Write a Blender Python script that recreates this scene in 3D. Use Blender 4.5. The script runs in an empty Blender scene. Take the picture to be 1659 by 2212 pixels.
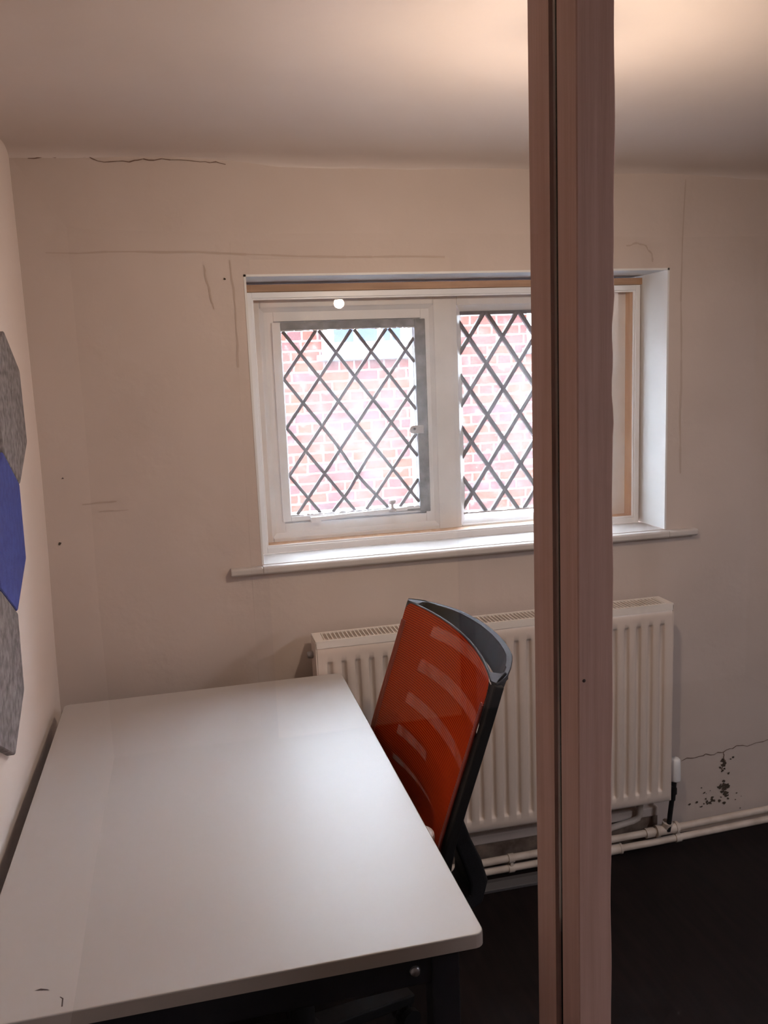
import bpy, math, random
from mathutils import Vector, Matrix
random.seed(7)
SC = bpy.context.scene
COL = SC.collection

# ------------------------------------------------------------------ camera
cam_d = bpy.data.cameras.new('camera'); cam = bpy.data.objects.new('camera', cam_d); COL.objects.link(cam)
Rv = Vector((0.97277149, -0.22836934, -0.03953571)); Dv = Vector((-0.07535691, -0.1503371, -0.98575864)); Fv = Vector((0.21917336, 0.96189719, -0.16345285))
m = Matrix.Identity(4)
for i in range(3):
    m[i][0] = Rv[i]; m[i][1] = -Dv[i]; m[i][2] = -Fv[i]
m[0][3], m[1][3], m[2][3] = 0.37935214, -2.50267724, 1.6243579
cam.matrix_world = m
cam_d.sensor_fit = 'HORIZONTAL'; cam_d.sensor_width = 36.0; cam_d.lens = 1884.88 / 1659 * 36
cam_d.clip_start = 0.02
SC.camera = cam

# ------------------------------------------------------------------ light and exposure
SC.view_settings.view_transform = 'Standard'; SC.view_settings.look = 'None'
SC.view_settings.exposure = 0.85; SC.view_settings.gamma = 1.0
SC.view_settings.use_curve_mapping = False
SC.cycles.use_denoising = True
SC.cycles.max_bounces = 12; SC.cycles.diffuse_bounces = 8; SC.cycles.glossy_bounces = 6
SC.cycles.transparent_max_bounces = 24
SC.cycles.caustics_reflective = False
SC.cycles.sample_clamp_indirect = 6.0
SKY = 24.0          # overcast daylight in the alley
LAMP = 640.0        # radiance of the pendant lamp's frosted globe
CORRIDOR_FILL = 46.0     # radiance of the added, unseen fill light behind the viewer
w = bpy.data.worlds.new('overcast_sky'); SC.world = w; w.use_nodes = True
bg = w.node_tree.nodes['Background']
bg.inputs['Color'].default_value = (0.75, 0.87, 1.0, 1); bg.inputs['Strength'].default_value = SKY


# ------------------------------------------------------------------ materials
def mat(name, col, rough=0.5, spec=0.5, metal=0.0):
    M = bpy.data.materials.new(name); M.use_nodes = True
    b = M.node_tree.nodes['Principled BSDF']
    b.inputs['Base Color'].default_value = (*col, 1); b.inputs['Roughness'].default_value = rough
    b.inputs['Specular IOR Level'].default_value = spec; b.inputs['Metallic'].default_value = metal
    return M


def nodes(M):
    return M.node_tree.nodes, M.node_tree.links, M.node_tree.nodes['Principled BSDF']


def noise_mix(M, c1, c2, scale=8.0, detail=6.0, lo=0.35, hi=0.65, stretch=(1, 1, 1), bump=0.0, bscale=60.0, bdist=0.004):
    N, L, b = nodes(M)
    tc = N.new('ShaderNodeTexCoord'); mp = N.new('ShaderNodeMapping'); mp.inputs['Scale'].default_value = stretch
    L.new(tc.outputs['Object'], mp.inputs['Vector'])
    nz = N.new('ShaderNodeTexNoise'); nz.inputs['Scale'].default_value = scale; nz.inputs['Detail'].default_value = detail
    L.new(mp.outputs['Vector'], nz.inputs['Vector'])
    r = N.new('ShaderNodeValToRGB'); r.color_ramp.elements[0].position = lo; r.color_ramp.elements[1].position = hi
    r.color_ramp.elements[0].color = (*c1, 1); r.color_ramp.elements[1].color = (*c2, 1)
    L.new(nz.outputs['Fac'], r.inputs['Fac']); L.new(r.outputs['Color'], b.inputs['Base Color'])
    if bump:
        n2 = N.new('ShaderNodeTexNoise'); n2.inputs['Scale'].default_value = bscale; n2.inputs['Detail'].default_value = 5
        L.new(mp.outputs['Vector'], n2.inputs['Vector'])
        bp = N.new('ShaderNodeBump'); bp.inputs['Strength'].default_value = bump; bp.inputs['Distance'].default_value = bdist
        L.new(n2.outputs['Fac'], bp.inputs['Height']); L.new(bp.outputs['Normal'], b.inputs['Normal'])
    return M


def glass(name, tint=(1, 1, 1), gloss=1.0, haze=0.0):
    """clear sheet glass: straight-through light plus Fresnel reflection, with an optional film of dust"""
    M = bpy.data.materials.new(name); M.use_nodes = True
    N, L = M.node_tree.nodes, M.node_tree.links; N.clear()
    out = N.new('ShaderNodeOutputMaterial'); t = N.new('ShaderNodeBsdfTransparent'); t.inputs['Color'].default_value = (*tint, 1)
    g = N.new('ShaderNodeBsdfGlossy'); g.inputs['Roughness'].default_value = 0.0
    f = N.new('ShaderNodeFresnel'); f.inputs['IOR'].default_value = 1.5
    ge = N.new('ShaderNodeNewGeometry'); io = N.new('ShaderNodeMath'); io.operation = 'MULTIPLY_ADD'
    io.inputs[1].default_value = 1 / 1.5 - 1.5; io.inputs[2].default_value = 1.5   # same reflectance from both faces of the sheet
    L.new(ge.outputs['Backfacing'], io.inputs[0]); L.new(io.outputs[0], f.inputs['IOR'])
    mm = N.new('ShaderNodeMath'); mm.operation = 'MULTIPLY'; mm.inputs[1].default_value = gloss
    L.new(f.outputs['Fac'], mm.inputs[0])
    mx = N.new('ShaderNodeMixShader'); L.new(mm.outputs[0], mx.inputs['Fac']); L.new(t.outputs[0], mx.inputs[1]); L.new(g.outputs[0], mx.inputs[2])
    last = mx
    if haze:
        d = N.new('ShaderNodeBsdfDiffuse'); d.inputs['Color'].default_value = (0.8, 0.8, 0.8, 1)
        tr = N.new('ShaderNodeBsdfTranslucent'); tr.inputs['Color'].default_value = (0.85, 0.85, 0.85, 1)
        ad = N.new('ShaderNodeMixShader'); ad.inputs['Fac'].default_value = 0.6
        L.new(d.outputs[0], ad.inputs[1]); L.new(tr.outputs[0], ad.inputs[2])
        tc = N.new('ShaderNodeTexCoord'); nz = N.new('ShaderNodeTexNoise'); nz.inputs['Scale'].default_value = 9; nz.inputs['Detail'].default_value = 5
        L.new(tc.outputs['Object'], nz.inputs['Vector'])
        m2 = N.new('ShaderNodeMath'); m2.operation = 'MULTIPLY'; m2.inputs[1].default_value = haze * 2
        L.new(nz.outputs['Fac'], m2.inputs[0])
        mh = N.new('ShaderNodeMixShader'); L.new(m2.outputs[0], mh.inputs['Fac']); L.new(mx.outputs[0], mh.inputs[1]); L.new(ad.outputs[0], mh.inputs[2])
        last = mh
    L.new(last.outputs[0], out.inputs['Surface'])
    return M


def emit(name, col, strength):
    M = bpy.data.materials.new(name); M.use_nodes = True
    N, L = M.node_tree.nodes, M.node_tree.links; N.clear()
    out = N.new('ShaderNodeOutputMaterial'); e = N.new('ShaderNodeEmission')
    e.inputs['Color'].default_value = (*col, 1); e.inputs['Strength'].default_value = strength
    L.new(e.outputs[0], out.inputs['Surface'])
    return M


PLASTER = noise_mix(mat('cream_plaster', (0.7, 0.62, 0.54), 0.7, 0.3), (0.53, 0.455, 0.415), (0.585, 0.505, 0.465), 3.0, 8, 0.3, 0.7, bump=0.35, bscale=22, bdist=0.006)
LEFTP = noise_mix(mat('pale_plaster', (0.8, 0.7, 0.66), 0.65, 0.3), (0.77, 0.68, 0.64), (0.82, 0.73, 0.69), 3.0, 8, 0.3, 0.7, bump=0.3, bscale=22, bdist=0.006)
CEIL = noise_mix(mat('silk_ceiling_paint', (0.72, 0.66, 0.62), 0.38, 0.5), (0.60, 0.535, 0.515), (0.64, 0.575, 0.55), 2.0, 6, bump=0.25, bscale=9, bdist=0.01)
WHITE = noise_mix(mat('white_gloss_paint', (0.8, 0.8, 0.79), 0.4), (0.82, 0.82, 0.84), (0.88, 0.88, 0.90), 10, bump=0.15, bscale=40)
REVEAL = noise_mix(mat('white_reveal_paint', (0.82, 0.82, 0.82), 0.6), (0.70, 0.705, 0.71), (0.75, 0.755, 0.76), 8, bump=0.25, bscale=25, bdist=0.005)
SILLP = noise_mix(mat('aged_sill_paint', (0.6, 0.56, 0.54), 0.5), (0.50, 0.465, 0.45), (0.56, 0.53, 0.515), 10, bump=0.2, bscale=30)
CORR = mat('corridor_paint', (0.3, 0.25, 0.24), 0.8)
POST = noise_mix(mat('brown_painted_timber', (0.22, 0.13, 0.11), 0.6, 0.35), (0.375, 0.232, 0.195), (0.43, 0.275, 0.235), 6, 8, stretch=(14, 14, 0.5), bump=0.25, bscale=14, bdist=0.002)
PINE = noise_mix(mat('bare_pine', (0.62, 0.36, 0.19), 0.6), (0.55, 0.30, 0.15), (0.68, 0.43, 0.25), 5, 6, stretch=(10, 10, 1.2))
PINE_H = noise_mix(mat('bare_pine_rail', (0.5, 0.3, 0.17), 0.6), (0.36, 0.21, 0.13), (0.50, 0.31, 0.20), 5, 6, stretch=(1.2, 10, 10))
ALU = mat('white_aluminium', (0.84, 0.845, 0.87), 0.35)
GREYM = noise_mix(mat('grey_casement_metal', (0.2, 0.2, 0.22), 0.5), (0.13, 0.135, 0.15), (0.26, 0.265, 0.285), 30, 6)
LEAD = noise_mix(mat('lead_came', (0.07, 0.06, 0.065), 0.5), (0.045, 0.035, 0.04), (0.11, 0.095, 0.10), 40, 4)
PANE = glass('window_glass', (1, 1, 1), 1.0)
OLDPANE = glass('dusty_leaded_glass', (0.99, 0.99, 0.99), 1.0, haze=0.02)
SECPANE = glass('dusty_secondary_glass', (1, 1, 1), 1.0, haze=0.042)
SHEET = glass('partition_glass', (0.985, 0.98, 0.975), 1.0)
RAD = mat('cream_radiator_enamel', (0.68, 0.59, 0.535), 0.32)
GRILLE = mat('lightened_grille_enamel', (0.82, 0.77, 0.73), 0.35)  # lighter than the panels: window light from above put into the colour
RADIN = mat('radiator_inside', (0.03, 0.026, 0.024), 0.7)
PIPE = noise_mix(mat('painted_pipe', (0.66, 0.58, 0.52), 0.5), (0.50, 0.42, 0.36), (0.70, 0.62, 0.56), 14, 6)
RUBBER = mat('matt_black_rubber', (0.008, 0.007, 0.007), 0.9, 0.05)
BLACK = mat('black_plastic', (0.009, 0.009, 0.010), 0.55, 0.25)
BRASS = mat('dull_brass', (0.16, 0.12, 0.08), 0.4, metal=0.6)
FLOOR = noise_mix(mat('dark_floor_board', (0.02, 0.012, 0.011), 0.55, 0.15), (0.0045, 0.003, 0.0035), (0.010, 0.006, 0.0062), 4, 6, stretch=(12, 1.2, 1))
STONE = noise_mix(mat('bare_brown_masonry', (0.2, 0.14, 0.1), 0.9), (0.12, 0.08, 0.06), (0.30, 0.22, 0.17), 18, 8)
TOP = mat('white_desk_laminate', (0.46, 0.44, 0.435), 0.47, 0.72)
EDGE = mat('desk_edge_band', (0.36, 0.32, 0.295), 0.5)
DARKM = mat('dark_desk_metal', (0.010, 0.010, 0.014), 0.5, 0.3)
SHELL = noise_mix(mat('charcoal_plastic', (0.03, 0.03, 0.033), 0.55, 0.25), (0.010, 0.010, 0.012), (0.015, 0.015, 0.018), 300, 2)
RIM = mat('grey_rim_plastic', (0.036, 0.036, 0.042), 0.65, 0.12)
GREYP = mat('pale_grey_plastic', (0.42, 0.36, 0.34), 0.5)
SEATF = mat('dark_seat_fabric', (0.02, 0.012, 0.012), 0.9)
CHROME = mat('grey_metal', (0.35, 0.35, 0.37), 0.35, metal=0.9)
INK = mat('dark_scuff', (0.03, 0.015, 0.015), 0.8)
CRACK = mat('plaster_crack', (0.16, 0.10, 0.075), 0.9)
RIDGE = mat('plaster_ridge', (0.47, 0.385, 0.335), 0.8)
MOULD = mat('black_damp_stain', (0.06, 0.045, 0.032), 0.95)
FELT_G = noise_mix(mat('grey_felt', (0.2, 0.19, 0.2), 0.95, 0.1), (0.13, 0.12, 0.13), (0.33, 0.31, 0.32), 55, 6, 0.3, 0.7, bump=0.4, bscale=180)
FELT_B = noise_mix(mat('blue_felt', (0.06, 0.08, 0.3), 0.95, 0.1), (0.05, 0.065, 0.27), (0.065, 0.09, 0.34), 55, 6, bump=0.4, bscale=180)
TRUNK = mat('dark_grey_strip', (0.07, 0.068, 0.075), 0.5)
NB_FRAME = mat('white_neighbour_frame', (0.5, 0.5, 0.5), 0.5)
NB_PANE = mat('blue_grey_neighbour_glass', (0.045, 0.055, 0.085), 0.9, 0.0)
NB_SILL = mat('blue_grey_sill', (0.075, 0.085, 0.105), 0.8)
DOORP = mat('yellow_reflection_door', (0.62, 0.50, 0.30), 0.5)
DARKP = mat('dark_reflection_trim', (0.06, 0.045, 0.04), 0.6)
GLOBE = emit('warm_frosted_globe', (1.0, 0.79, 0.60), LAMP)
FILL_GLOW = emit('fill_light_diffuser', (0.88, 0.91, 1.0), CORRIDOR_FILL)


def brick_material():
    M = mat('red_brick_masonry', (0.5, 0.3, 0.24), 0.9, 0.1); N, L, b = nodes(M)
    uv = N.new('ShaderNodeUVMap'); nz = N.new('ShaderNodeTexNoise'); nz.inputs['Scale'].default_value = 7; nz.inputs['Detail'].default_value = 4
    L.new(uv.outputs['UV'], nz.inputs['Vector'])
    ad = N.new('ShaderNodeMixRGB'); ad.blend_type = 'ADD'; ad.inputs['Fac'].default_value = 0.014
    L.new(uv.outputs['UV'], ad.inputs['Color1']); L.new(nz.outputs['Color'], ad.inputs['Color2'])
    br = N.new('ShaderNodeTexBrick'); br.offset = 0.37; br.offset_frequency = 2; br.squash = 0.52; br.squash_frequency = 3
    br.inputs['Scale'].default_value = 1.0; br.inputs['Brick Width'].default_value = 0.225; br.inputs['Row Height'].default_value = 0.078
    br.inputs['Mortar Size'].default_value = 0.0075; br.inputs['Mortar Smooth'].default_value = 0.2; br.inputs['Bias'].default_value = -0.1
    br.inputs['Color1'].default_value = (0.10, 0.026, 0.017, 1); br.inputs['Color2'].default_value = (0.046, 0.024, 0.028, 1); br.inputs['Mortar'].default_value = (0.115, 0.10, 0.098, 1)
    L.new(ad.outputs['Color'], br.inputs['Vector'])
    n2 = N.new('ShaderNodeTexNoise'); n2.inputs['Scale'].default_value = 14; n2.inputs['Detail'].default_value = 8; L.new(uv.outputs['UV'], n2.inputs['Vector'])
    r = N.new('ShaderNodeValToRGB'); r.color_ramp.elements[0].position = 0.56; r.color_ramp.elements[1].position = 0.72
    L.new(n2.outputs['Fac'], r.inputs['Fac'])
    mx = N.new('ShaderNodeMixRGB'); mx.inputs['Color2'].default_value = (0.13, 0.10, 0.092, 1)
    mul = N.new('ShaderNodeMath'); mul.operation = 'MULTIPLY'; mul.inputs[1].default_value = 0.55
    L.new(r.outputs['Color'], mul.inputs[0]); L.new(mul.outputs[0], mx.inputs['Fac']); L.new(br.outputs['Color'], mx.inputs['Color1'])
    L.new(mx.outputs['Color'], b.inputs['Base Color'])
    bp = N.new('ShaderNodeBump'); bp.inputs['Strength'].default_value = 0.6; bp.inputs['Distance'].default_value = 0.01; bp.invert = True
    L.new(br.outputs['Fac'], bp.inputs['Height']); L.new(bp.outputs['Normal'], b.inputs['Normal'])
    return M


def mesh_fabric():
    """open woven mesh: orange threads running across the back, holes between them"""
    M = bpy.data.materials.new('orange_chair_mesh'); M.use_nodes = True
    N, L = M.node_tree.nodes, M.node_tree.links; N.clear()
    out = N.new('ShaderNodeOutputMaterial'); uv = N.new('ShaderNodeUVMap'); sx = N.new('ShaderNodeSeparateXYZ'); L.new(uv.outputs['UV'], sx.inputs[0])

    def wave(sock, n):
        a = N.new('ShaderNodeMath'); a.operation = 'MULTIPLY'; a.inputs[1].default_value = n * 2 * math.pi; L.new(sock, a.inputs[0])
        s = N.new('ShaderNodeMath'); s.operation = 'SINE'; L.new(a.outputs[0], s.inputs[0])
        c = N.new('ShaderNodeMath'); c.operation = 'MULTIPLY_ADD'; c.inputs[1].default_value = 0.5; c.inputs[2].default_value = 0.5; L.new(s.outputs[0], c.inputs[0])
        return c.outputs[0]
    rows = wave(sx.outputs['Y'], 105); cols = wave(sx.outputs['X'], 150)
    cr = N.new('ShaderNodeValToRGB'); L.new(rows, cr.inputs['Fac'])
    cr.color_ramp.elements[0].color = (0.26, 0.016, 0.004, 1); cr.color_ramp.elements[1].color = (0.60, 0.060, 0.010, 1)
    d = N.new('ShaderNodeBsdfDiffuse'); L.new(cr.outputs['Color'], d.inputs['Color'])
    tl = N.new('ShaderNodeBsdfTranslucent'); L.new(cr.outputs['Color'], tl.inputs['Color'])
    dm = N.new('ShaderNodeMixShader'); dm.inputs['Fac'].default_value = 0.3; L.new(d.outputs[0], dm.inputs[1]); L.new(tl.outputs[0], dm.inputs[2])
    t = N.new('ShaderNodeBsdfTransparent')
    hole = N.new('ShaderNodeMath'); hole.operation = 'MULTIPLY'; L.new(rows, hole.inputs[0]); L.new(cols, hole.inputs[1])
    inv = N.new('ShaderNodeMath'); inv.operation = 'MULTIPLY_ADD'; inv.inputs[1].default_value = -0.20; inv.inputs[2].default_value = 0.20; L.new(hole.outputs[0], inv.inputs[0])
    mx = N.new('ShaderNodeMixShader'); L.new(inv.outputs[0], mx.inputs['Fac']); L.new(dm.outputs[0], mx.inputs[1]); L.new(t.outputs[0], mx.inputs[2])
    L.new(mx.outputs[0], out.inputs['Surface'])
    return M


BRICK = brick_material(); FABRIC = mesh_fabric()
HEM = mat('dark_orange_hem', (0.20, 0.022, 0.008), 0.8)


# ------------------------------------------------------------------ mesh builder
class MB:
    def __init__(s):
        s.v = []; s.f = []; s.sm = []; s.uv = None

    def add(s, vs, fs, smooth=False):
        o = len(s.v); s.v += [tuple(p) for p in vs]
        for f in fs:
            s.f.append(tuple(i + o for i in f)); s.sm.append(smooth)

    def box(s, x0, x1, y0, y1, z0, z1):
        s.add([(x0, y0, z0), (x1, y0, z0), (x1, y1, z0), (x0, y1, z0), (x0, y0, z1), (x1, y0, z1), (x1, y1, z1), (x0, y1, z1)],
              [(0, 3, 2, 1), (4, 5, 6, 7), (0, 1, 5, 4), (1, 2, 6, 5), (2, 3, 7, 6), (3, 0, 4, 7)])

    def prism(s, poly, axis, a, b):
        """extrude a 2-D polygon along axis 0/1/2 from a to b (polygon in the two other axes, in order)"""
        def P(p, t):
            q = list(p); q.insert(axis, t); return q
        n = len(poly)
        s.add([P(p, a) for p in poly] + [P(p, b) for p in poly],
              [tuple(range(n))[::-1], tuple(range(n, 2 * n))] + [(i, (i + 1) % n, n + (i + 1) % n, n + i) for i in range(n)])

    def tube(s, pts, r, n=12, caps=True, smooth=True):
        pts = [Vector(p) for p in pts]; rs = r if isinstance(r, (list, tuple)) else [r] * len(pts)
        rings = []; up = None
        for i, p in enumerate(pts):
            t = (pts[min(i + 1, len(pts) - 1)] - pts[max(i - 1, 0)]).normalized()
            if up is None:
                up = Vector((0, 0, 1)) if abs(t.z) < 0.9 else Vector((1, 0, 0))
            a = t.cross(up).normalized(); b = a.cross(t).normalized(); up = b
            rings.append([p + a * math.cos(k * 2 * math.pi / n) * rs[i] + b * math.sin(k * 2 * math.pi / n) * rs[i] for k in range(n)])
        vs = [q for R in rings for q in R]; fs = []
        for i in range(len(pts) - 1):
            for k in range(n):
                fs.append((i * n + k, i * n + (k + 1) % n, (i + 1) * n + (k + 1) % n, (i + 1) * n + k))
        s.add(vs, fs, smooth)
        if caps:
            s.add(rings[0], [tuple(range(n))[::-1]]); s.add(rings[-1], [tuple(range(n))])

    def lathe(s, c, prof, n=24, axis=2):
        """profile [(radius, height)...] spun about an axis through c"""
        vs = []; fs = []
        for r, h in prof:
            for k in range(n):
                a = k * 2 * math.pi / n; p = [r * math.cos(a), r * math.sin(a)]; p.insert(axis, h)
                vs.append((c[0] + p[0], c[1] + p[1], c[2] + p[2]))
        for i in range(len(prof) - 1):
            for k in range(n):
                fs.append((i * n + k, i * n + (k + 1) % n, (i + 1) * n + (k + 1) % n, (i + 1) * n + k))
        s.add(vs, fs, True)

    def grid(s, fn, us, vs_, smooth=True, skip=None, flip=False):
        nu, nv = len(us), len(vs_); P = [fn(u, v) for v in vs_ for u in us]; fs = []
        for j in range(nv - 1):
            for i in range(nu - 1):
                if skip and skip((us[i] + us[i + 1]) / 2, (vs_[j] + vs_[j + 1]) / 2):
                    continue
                f = (j * nu + i, j * nu + i + 1, (j + 1) * nu + i + 1, (j + 1) * nu + i); fs.append(f[::-1] if flip else f)
        s.add(P, fs, smooth)

    def sweep(s, pts, w, h, side=Vector((0, 1, 0)), smooth=False):
        """rectangular bar (w along side, h across) swept through pts; w and h may be lists"""
        pts = [Vector(p) for p in pts]; n = len(pts); vs = []
        W = w if isinstance(w, (list, tuple)) else [w] * n; Hh = h if isinstance(h, (list, tuple)) else [h] * n
        for i, p in enumerate(pts):
            t = (pts[min(i + 1, n - 1)] - pts[max(i - 1, 0)]).normalized(); nn = t.cross(side).normalized()
            for a, b in ((-1, -1), (1, -1), (1, 1), (-1, 1)):
                vs.append(p + side * a * W[i] / 2 + nn * b * Hh[i] / 2)
        fs = [(0, 1, 2, 3), tuple(range(4 * n - 4, 4 * n))[::-1]]
        for i in range(n - 1):
            for k in range(4):
                fs.append((i * 4 + k, (i + 1) * 4 + k, (i + 1) * 4 + (k + 1) % 4, i * 4 + (k + 1) % 4))
        s.add(vs, fs, smooth)

    def build(s, name, material, parent=None, bevel=0.0, seg=2, uvfn=None, weld=False):
        me = bpy.data.meshes.new(name); me.from_pydata(s.v, [], s.f); me.update()
        for p, k in zip(me.polygons, s.sm):
            p.use_smooth = k
        import bmesh
        bm = bmesh.new(); bm.from_mesh(me)
        if weld:
            bmesh.ops.remove_doubles(bm, verts=bm.verts, dist=1e-5)
        bmesh.ops.recalc_face_normals(bm, faces=bm.faces)
        bm.to_mesh(me); bm.free()
        if uvfn:
            l = me.uv_layers.new(name='UVMap')
            for lp in me.loops:
                l.data[lp.index].uv = uvfn(me.vertices[lp.vertex_index].co)
        o = bpy.data.objects.new(name, me); COL.objects.link(o); me.materials.append(material)
        if parent:
            o.parent = parent; o.matrix_parent_inverse = parent.matrix_world.inverted()
        if bevel:
            b = o.modifiers.new('bevel', 'BEVEL'); b.width = bevel; b.segments = seg; b.limit_method = 'ANGLE'; b.angle_limit = math.radians(40)
        return o


def tag(o, label, cat, group=None, kind=None):
    o['label'] = label; o['category'] = cat
    if group: o['group'] = group
    if kind: o['kind'] = kind
    return o


def struct(o, label, cat):
    o['kind'] = 'structure'; return tag(o, label, cat)


def thing(name, label, cat, loc, group=None):
    o = bpy.data.objects.new(name, None); COL.objects.link(o); o.location = loc; o.empty_display_size = 0.1
    bpy.context.view_layer.update()
    return tag(o, label, cat, group)


def lin(a, b, n):
    return [a + (b - a) * i / (n - 1) for i in range(n)]


# ================================================================== ROOM SHELL
OX0, OX1, OZ0, OZ1 = 0.579, 1.883, 1.072, 1.892     # window opening in the inner face of the wall
XR = 3.1                                             # right wall
YB = -4.3                                            # corridor's back wall
HC = 2.30                                            # wall top, above the ceiling skin


def wob(x, z):
    a = 0.0035 * math.sin(5.1 * x + 1.3 * z) + 0.003 * math.sin(3.2 * z + 7.7 * x + 1.0) + 0.002 * math.sin(13 * x - 9 * z)
    dx = max(OX0 - x, x - OX1, 0); dz = max(OZ0 - z, z - OZ1, 0)
    return a * min(1, math.hypot(dx, dz) / 0.12)


def ceil_z(x, y):
    u = 0.006 * math.sin(3.1 * x + 0.8 * y) + 0.007 * math.sin(2.3 * y + 1.1 * x + 0.5)
    return 2.212 - 0.016 * x + u * min(1, -y / 0.4 if y < 0 else 0)


wm = MB()
xs = sorted(set([round(v, 4) for v in lin(-0.3, OX0, 16) + lin(OX0, OX1, 20) + lin(OX1, XR + 0.1, 22)]))
zs = sorted(set([round(v, 4) for v in lin(-0.05, OZ0, 24) + lin(OZ0, OZ1, 14) + lin(OZ1, HC, 10)]))
wm.grid(lambda x, z: (x, wob(x, z), z), xs, zs, True, skip=lambda x, z: OX0 < x < OX1 and OZ0 < z < OZ1)
wm.grid(lambda x, z: (x, 0.36, z), xs, zs, False, skip=lambda x, z: OX0 < x < OX1 and OZ0 < z < OZ1)
for a, b in (((-0.3, -0.05), (XR + 0.1, -0.05)), ((-0.3, HC), (XR + 0.1, HC))):
    wm.add([(a[0], 0, a[1]), (b[0], 0, b[1]), (b[0], 0.36, b[1]), (a[0], 0.36, a[1])], [(0, 1, 2, 3)])
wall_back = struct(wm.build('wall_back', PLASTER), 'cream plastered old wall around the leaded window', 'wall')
rv = MB()                                            # painted lining of the window opening, its arris standing 1 mm proud
t_ = 0.006
rv.box(OX1 - t_, OX1, -0.0015, 0.36, OZ0, OZ1); rv.box(OX0, OX0 + t_, -0.0015, 0.36, OZ0, OZ1)
rv.box(OX0, OX1, -0.0015, 0.36, OZ1 - t_, OZ1)
rv.build('reveal', REVEAL, wall_back)['label'] = 'white painted window reveal'

# cracks, plaster ridges, damp in the old wall: thin raised or sunk marks of their own shape
def ribbon(mb, pts, w, y=-0.0012, jit=0.004):
    P = []
    for i, (x, z) in enumerate(pts[:-1]):
        x2, z2 = pts[i + 1]
        for k in range(5):
            t = k / 5; P.append((x + (x2 - x) * t + random.uniform(-jit, jit), z + (z2 - z) * t + random.uniform(-jit, jit)))
    P.append(pts[-1])
    for i in range(len(P) - 1):
        (x, z), (x2, z2) = P[i], P[i + 1]; d = math.hypot(x2 - x, z2 - z) or 1; nx, nz = -(z2 - z) / d, (x2 - x) / d
        wa = w * random.uniform(0.5, 1.2) / 2; wb = w * random.uniform(0.5, 1.2) / 2
        y1 = wob(x, z) + y; y2 = wob(x2, z2) + y
        mb.add([(x - nx * wa, y1, z - nz * wa), (x2 - nx * wb, y2, z2 - nz * wb), (x2 + nx * wb, y2, z2 + nz * wb), (x + nx * wa, y1, z + nz * wa)], [(0, 1, 2, 3)])


ck = MB()
ribbon(ck, [(0.05, 2.193), (0.12, 2.196), (0.17, 2.205), (0.22, 2.186), (0.30, 2.184), (0.36, 2.190), (0.48, 2.186), (0.55, 2.180)], 0.0030)
ck.build('crack', CRACK, wall_back)['label'] = 'thin dark crack under the ceiling'
ck = MB()
ribbon(ck, [(1.95, 0.268), (2.03, 0.276), (2.10, 0.272), (2.16, 0.285), (2.22, 0.283), (2.34, 0.292), (2.5, 0.30)], 0.0028)
ribbon(ck, [(2.11, 0.275), (2.118, 0.24), (2.105, 0.21)], 0.003)
ck.build('crack', CRACK, wall_back)['label'] = 'dark crack above the pipes'
ck = MB()
ribbon(ck, [(0.07, 1.955), (0.45, 1.952), (0.80, 1.938), (1.16, 1.932)], 0.006, jit=0.002)
ribbon(ck, [(0.474, 1.92), (0.482, 1.86), (0.492, 1.80)], 0.005, jit=0.003)
ribbon(ck, [(0.545, 1.93), (0.552, 1.80), (0.548, 1.64)], 0.006, jit=0.002)
ribbon(ck, [(1.735, 1.958), (1.77, 1.966), (1.80, 1.958), (1.822, 1.935), (1.825, 1.91)], 0.006, jit=0.002)
ribbon(ck, [(1.93, 2.15), (1.925, 1.7), (1.932, 1.25)], 0.006, jit=0.003)
ribbon(ck, [(0.10, 1.285), (0.19, 1.287)], 0.004, jit=0.001); ribbon(ck, [(0.14, 1.262), (0.22, 1.261)], 0.003, jit=0.001)
ck.build('plaster_ridge', RIDGE, wall_back)
ck = MB()
spots = [(0.527, 1.881, .003), (0.055, 1.36, .003), (0.03, 1.18, .004), (2.15, 0.248, .004), (2.14, 0.244, .003)]
for (bx, bz, sx, sz, cnt, rm_) in [(2.108, 0.222, .009, .016, 10, .0075), (2.115, 0.150, .009, .016, 12, .0085), (2.07, 0.097, .035, .006, 22, .0055), (2.125, 0.112, .012, .008, 8, .006), (2.03, 0.135, .03, .012, 6, .003), (2.18, 0.10, .03, .02, 6, .003)]:
    spots += [(random.gauss(bx, sx), random.gauss(bz, sz), rm_ * random.uniform(.35, 1)) for _ in range(cnt)]
for (x, z, r) in spots:
    n = 11; rr = [r * random.uniform(0.45, 1.25) for _ in range(n)]
    ck.add([(x + 1.35 * rr[k] * math.cos(k * 2 * math.pi / n), wob(x, z) - 0.0016, z + rr[k] * math.sin(k * 2 * math.pi / n)) for k in range(n)], [tuple(range(n))])
ck.build('damp_stain', MOULD, wall_back)['label'] = 'small black damp spots'
st = MB()
st.box(1.05, 1.86, -0.010, 0.004, 0.0, 0.086)
sto = st.build('bare_masonry', STONE, wall_back); sto['label'] = 'bare brown masonry strip where the plaster stops'
st = MB(); st.box(1.02, 1.86, -0.018, 0.004, 0.086, 0.118)
st.build('plaster_ledge', PLASTER, wall_back, bevel=0.004)

# left wall leans out a little towards its foot
def left_x(z):
    t = min(1, max(0, (1.5 - z) / 0.9)); return -0.016 * t * t * (3 - 2 * t) + 0.003


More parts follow.
